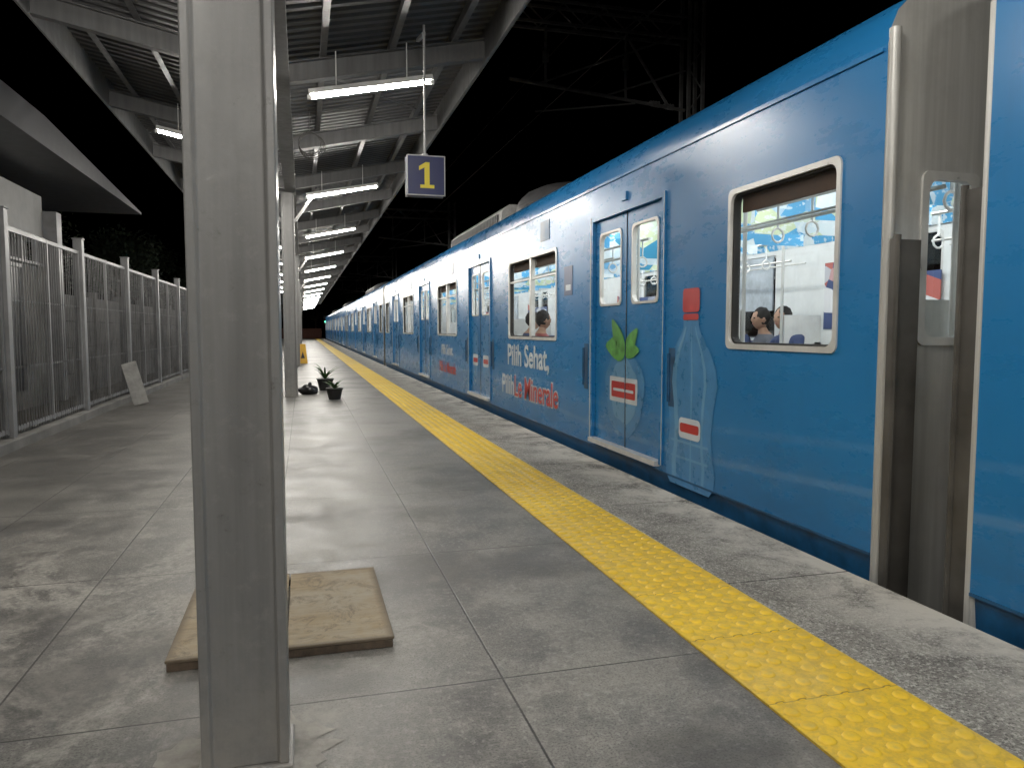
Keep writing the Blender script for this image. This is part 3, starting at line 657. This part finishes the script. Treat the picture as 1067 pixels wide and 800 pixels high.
for s in(-1,1):
    b.add([(-.16,s*.2,0),(.16,s*.2,0),(.1,s*.02,.66),(-.1,s*.02,.66),(-.16,s*.2+.02,0),(.16,s*.2+.02,0),(.1,s*.02+.02,.66),(-.1,s*.02+.02,.66)],[(0,1,2,3),(7,6,5,4),(0,4,5,1),(1,5,6,2),(2,6,7,3),(3,7,4,0)],0)
b.cyl((-.1,.01,.66),(.1,.01,.66),.02,n=10); b.add([(-.07,-.165,.18),(.07,-.165,.18),(0,-.10,.42)],[(0,1,2)],1); b.build('panels',[YELP,BLACKP],e)
b=MB(); b.obox((-2.50,13.0,.013),(-2.72,13.25,.66),.22,.025,up=(0,-1,.3)); b.build('leaning_board',[simple('grey_board',(.30,.295,.28),.75,var=.3)],smooth=False,bevel=.004)

# ---------------------------------------------------------------- fence: framed barred panels
FX=-2.89; fe=empty('barred_fence'); b=MB(); fy0=3.2
posts=[fy0+2.72*i for i in range(24)]
for y in posts: b.box(FX-.055,FX+.055,y-.055,y+.055,.10,2.40,0); b.box(FX-.065,FX+.065,y-.065,y+.065,2.40,2.415,0)
b.build('posts',[FPOST],fe,smooth=False,bevel=.004)
b=MB(); random.seed(11)
for y in posts[:-1]:
    a,c=y+.07,y+2.65
    for z in(.17,2.22): b.box(FX-.018,FX+.018,a,c,z-.02,z+.02,1)
    for z in(.80,1.50): b.box(FX-.012,FX+.012,a,c,z-.010,z+.010,0)
    for yy in(a,(a+c)/2-.018,c-.036): b.box(FX-.02,FX+.02,yy,yy+.036,.135,2.245,1)
    yy=a+.10
    while yy<c-.06:
        dx=random.uniform(-.003,.003); b.box(FX+.013+dx,FX+.021+dx,yy-.004,yy+.004,.12,2.20,0); yy+=.085
b.build('barred_panels',[GALV,FPOST],fe,smooth=False)
b=MB(); b.box(-3.05,-2.78,fy0-15,YF,-.05,.10,0); b.build('fence_kerb',[CONC],smooth=False,bevel=.01)
b=MB()
y=15.9
while y<70:
    b.box(-4.52,-4.36,y,y+.16,-.3,2.0,0)
    for i in range(4): b.box(-4.47,-4.41,y+.161,y+2.4-.001,-.2+.52*i,.31+.52*i,0)
    y+=2.4
b.build('boundary_wall',[simple('precast_concrete',(.13,.125,.12),.9,var=.45,scale=1.4)],smooth=False,bevel=.008)
sb=empty('station_building'); b=MB()
BX=-4.45
b.box(BX-5,BX,-4,15.3,-.3,2.35,4); b.box(BX-5,BX,-4,15.3,2.75,3.55,0); b.box(BX-5,BX-.25,-4,15.2,2.351,2.749,3)
for i in range(28): b.box(BX-.06,BX-.002,-4+.7*i,-3.94+.7*i,2.352,2.748,2)
b.box(BX,BX+.05,-4,15.3,2.30,2.349,2); b.box(BX,BX+.04,-4,15.3,2.76,2.82,2)
for y in(5.5,9.0,12.4):
    b.box(BX-.04,BX+.02,y,y+1.6,.2,2.2,3); b.box(BX+.021,BX+.05,y-.06,y,.2,2.2,2); b.box(BX+.021,BX+.05,y+1.6,y+1.66,.2,2.2,2); b.box(BX+.021,BX+.05,y+.77,y+.83,.2,2.2,2); b.box(BX+.021,BX+.05,y-.06,y+1.66,2.201,2.26,2)
b.box(BX-.1,BX+.22,15.31,15.6,-.1,3.3,2)
b.build('walls',[WALLP,DARKM,FPOST,simple('dark_louvre_opening',(.02,.02,.022),.5),simple('lower_wall_plaster',(.15,.145,.138),.85,var=.4,scale=1.1)],sb,smooth=False,bevel=.004)
b=MB(); x1=-3.55
top=[(x1,-5,4.28),(x1,12.5,4.28),(x1,19.2,3.88),(BX-5.5,19.2,3.88),(BX-5.5,12.5,4.28),(BX-5.5,-5,4.28)]
bot=[(x,y,3.84) for x,y,z in top]
b.add(top+bot,[(0,1,4,5),(1,2,3,4),(6,7,8,9,10,11),(0,6,7,1),(1,7,8,2),(2,8,9,3),(0,5,11,6)],0)
b.build('roof_canopy',[DARKM],sb,smooth=False)
# ---------------------------------------------------------------- overhead line
oh=empty('overhead_line_mast'); b=MB()
def mast(y):
    for dx in(-.15,.15):
        for dy in(-.15,.15): b.box(7.4+dx-.03,7.4+dx+.03,y+dy-.03,y+dy+.03,-1.2,7.6,0)
    z=-1; s=1
    while z<7.4: b.obox((7.4-.15*s,y-.15,z),(7.4+.15*s,y-.15,z+.4),.02,.02,up=(0,1,0)); s=-s; z+=.4
    b.cyl((7.25,y,5.45),(3.7,y,5.75),.035,n=8); b.cyl((7.25,y,6.9),(4.3,y,5.72),.02,n=8); b.cyl((7.25,y,6.2),(5.6,y,5.6),.02,n=8); b.cyl((4.2,y,5.2),(6.2,y,5.5),.018,n=8)
    for z in(6.75,7.15):
        for dy in(-.15,.15): b.box(2.6,7.2,y+dy-.025,y+dy+.025,z-.025,z+.025,0)
    x=2.7; s=1
    while x<7.0:
        for dy in(-.15,.15): b.obox((x,y+dy,6.95-.17*s),(x+.4,y+dy,6.95+.17*s),.02,.02,up=(0,1,0))
        s=-s; x+=.4
    for xx in(4.4,6.0): b.cyl((xx,y,6.75),(xx,y,5.72 if xx<5 else 5.58),.028,n=8); b.cyl((xx,y,6.3),(xx,y,6.1),.06,n=10)
    b.cyl((6.0,y,6.75),(6.9,y,5.5),.028,n=8)
    for x,z in((7.0,5.47),(6.7,5.5)): 
        for k in range(4): b.cyl((x-.05*k,y,z+.02+.004*k),(x-.05*k-.02,y,z+.02),.06,n=10)
for y in(13.5,38,63,88): mast(y)
b.cyl((4.06,-60,4.95),(4.06,300,4.95),.006,n=5,m=1); b.cyl((4.06,-60,5.75),(4.06,300,5.75),.005,n=5,m=1); b.cyl((7.4,-60,7.5),(7.4,300,7.5),.006,n=5,m=1)
y=-10
while y<100: b.cyl((4.06,y,4.95),(4.06,y,5.75),.003,n=4,m=1); y+=5
b.build('mast_and_wires',[MAST,WIRE],oh)
s=empty('railway_signal',(2.9,104,0)); b=MB(); b.cyl((0,0,-1.2),(0,0,3),.06,n=8); b.box(-.2,.2,-.1,.1,1.9,3.0,0); b.build('mast',[BLACKP],s)
b=MB(); b.cyl((0,-.11,2.2),(0,-.14,2.2),.11,n=12); b.build('green_lamp',[emis('green_signal_light',(.1,1,.45),6)],s)
b=MB(); b.box(-6,2.3,YF+1,YF+1.2,-1,1.3,0); b.build('end_wall',[simple('red_brick_wall',(.12,.05,.035),.8)],smooth=False)

# ---------------------------------------------------------------- trees
def tree_mesh(seed,h,r):
    random.seed(seed); b=MB(); 
    b.cyl((0,0,-.5),(.1,.05,h*.5),.16,.1,n=8)
    cl=[]
    for i in range(7):
        a=i*2.4; p=(math.cos(a)*r*.55,math.sin(a)*r*.55,h*random.uniform(.55,.9)); b.cyl((.1,.05,h*random.uniform(.35,.5)),p,.07,.02,n=6); cl.append((p,r*random.uniform(.35,.6)))
    cl.append(((0,0,h*.85),r*.6))
    for (c,rr) in cl:
        for i in range(330):
            d=Vector((random.gauss(0,1),random.gauss(0,1),random.gauss(0,1))).normalized()*rr*random.random()**.45
            p=Vector(c)+d; u=Vector((random.gauss(0,1),random.gauss(0,1),random.gauss(0,.6))).normalized(); v=u.orthogonal().normalized(); s_=random.uniform(.06,.13)
            b.add([p-u*s_*1.3,p+v*s_*.6,p+u*s_*1.3,p-v*s_*.6],[(0,1,2,3)],1)
    return b
tms=[]
for i,(h,r) in enumerate(((6,2.2),(8,2.8))):
    o=tree_mesh(i,h,r).build('tree',[BARK,FOL],smooth=False); tms.append(o.data); o.location=((-10.5,27,0),(-12,36,0))[i]
for i,(x,y) in enumerate(((-9,42),(-10,52),(-9,64),(-9,75),(-7,90),(12,60),(14,75),(12,95),(16,110),(9,125),(2,130),(-3,125))):
    o=mkobj('tree',tms[i%2],None,(x,y,-.9 if x>2 else 0)); o.rotation_euler=(0,0,i*1.3); o.scale=(1,1,random.uniform(.8,1.15))
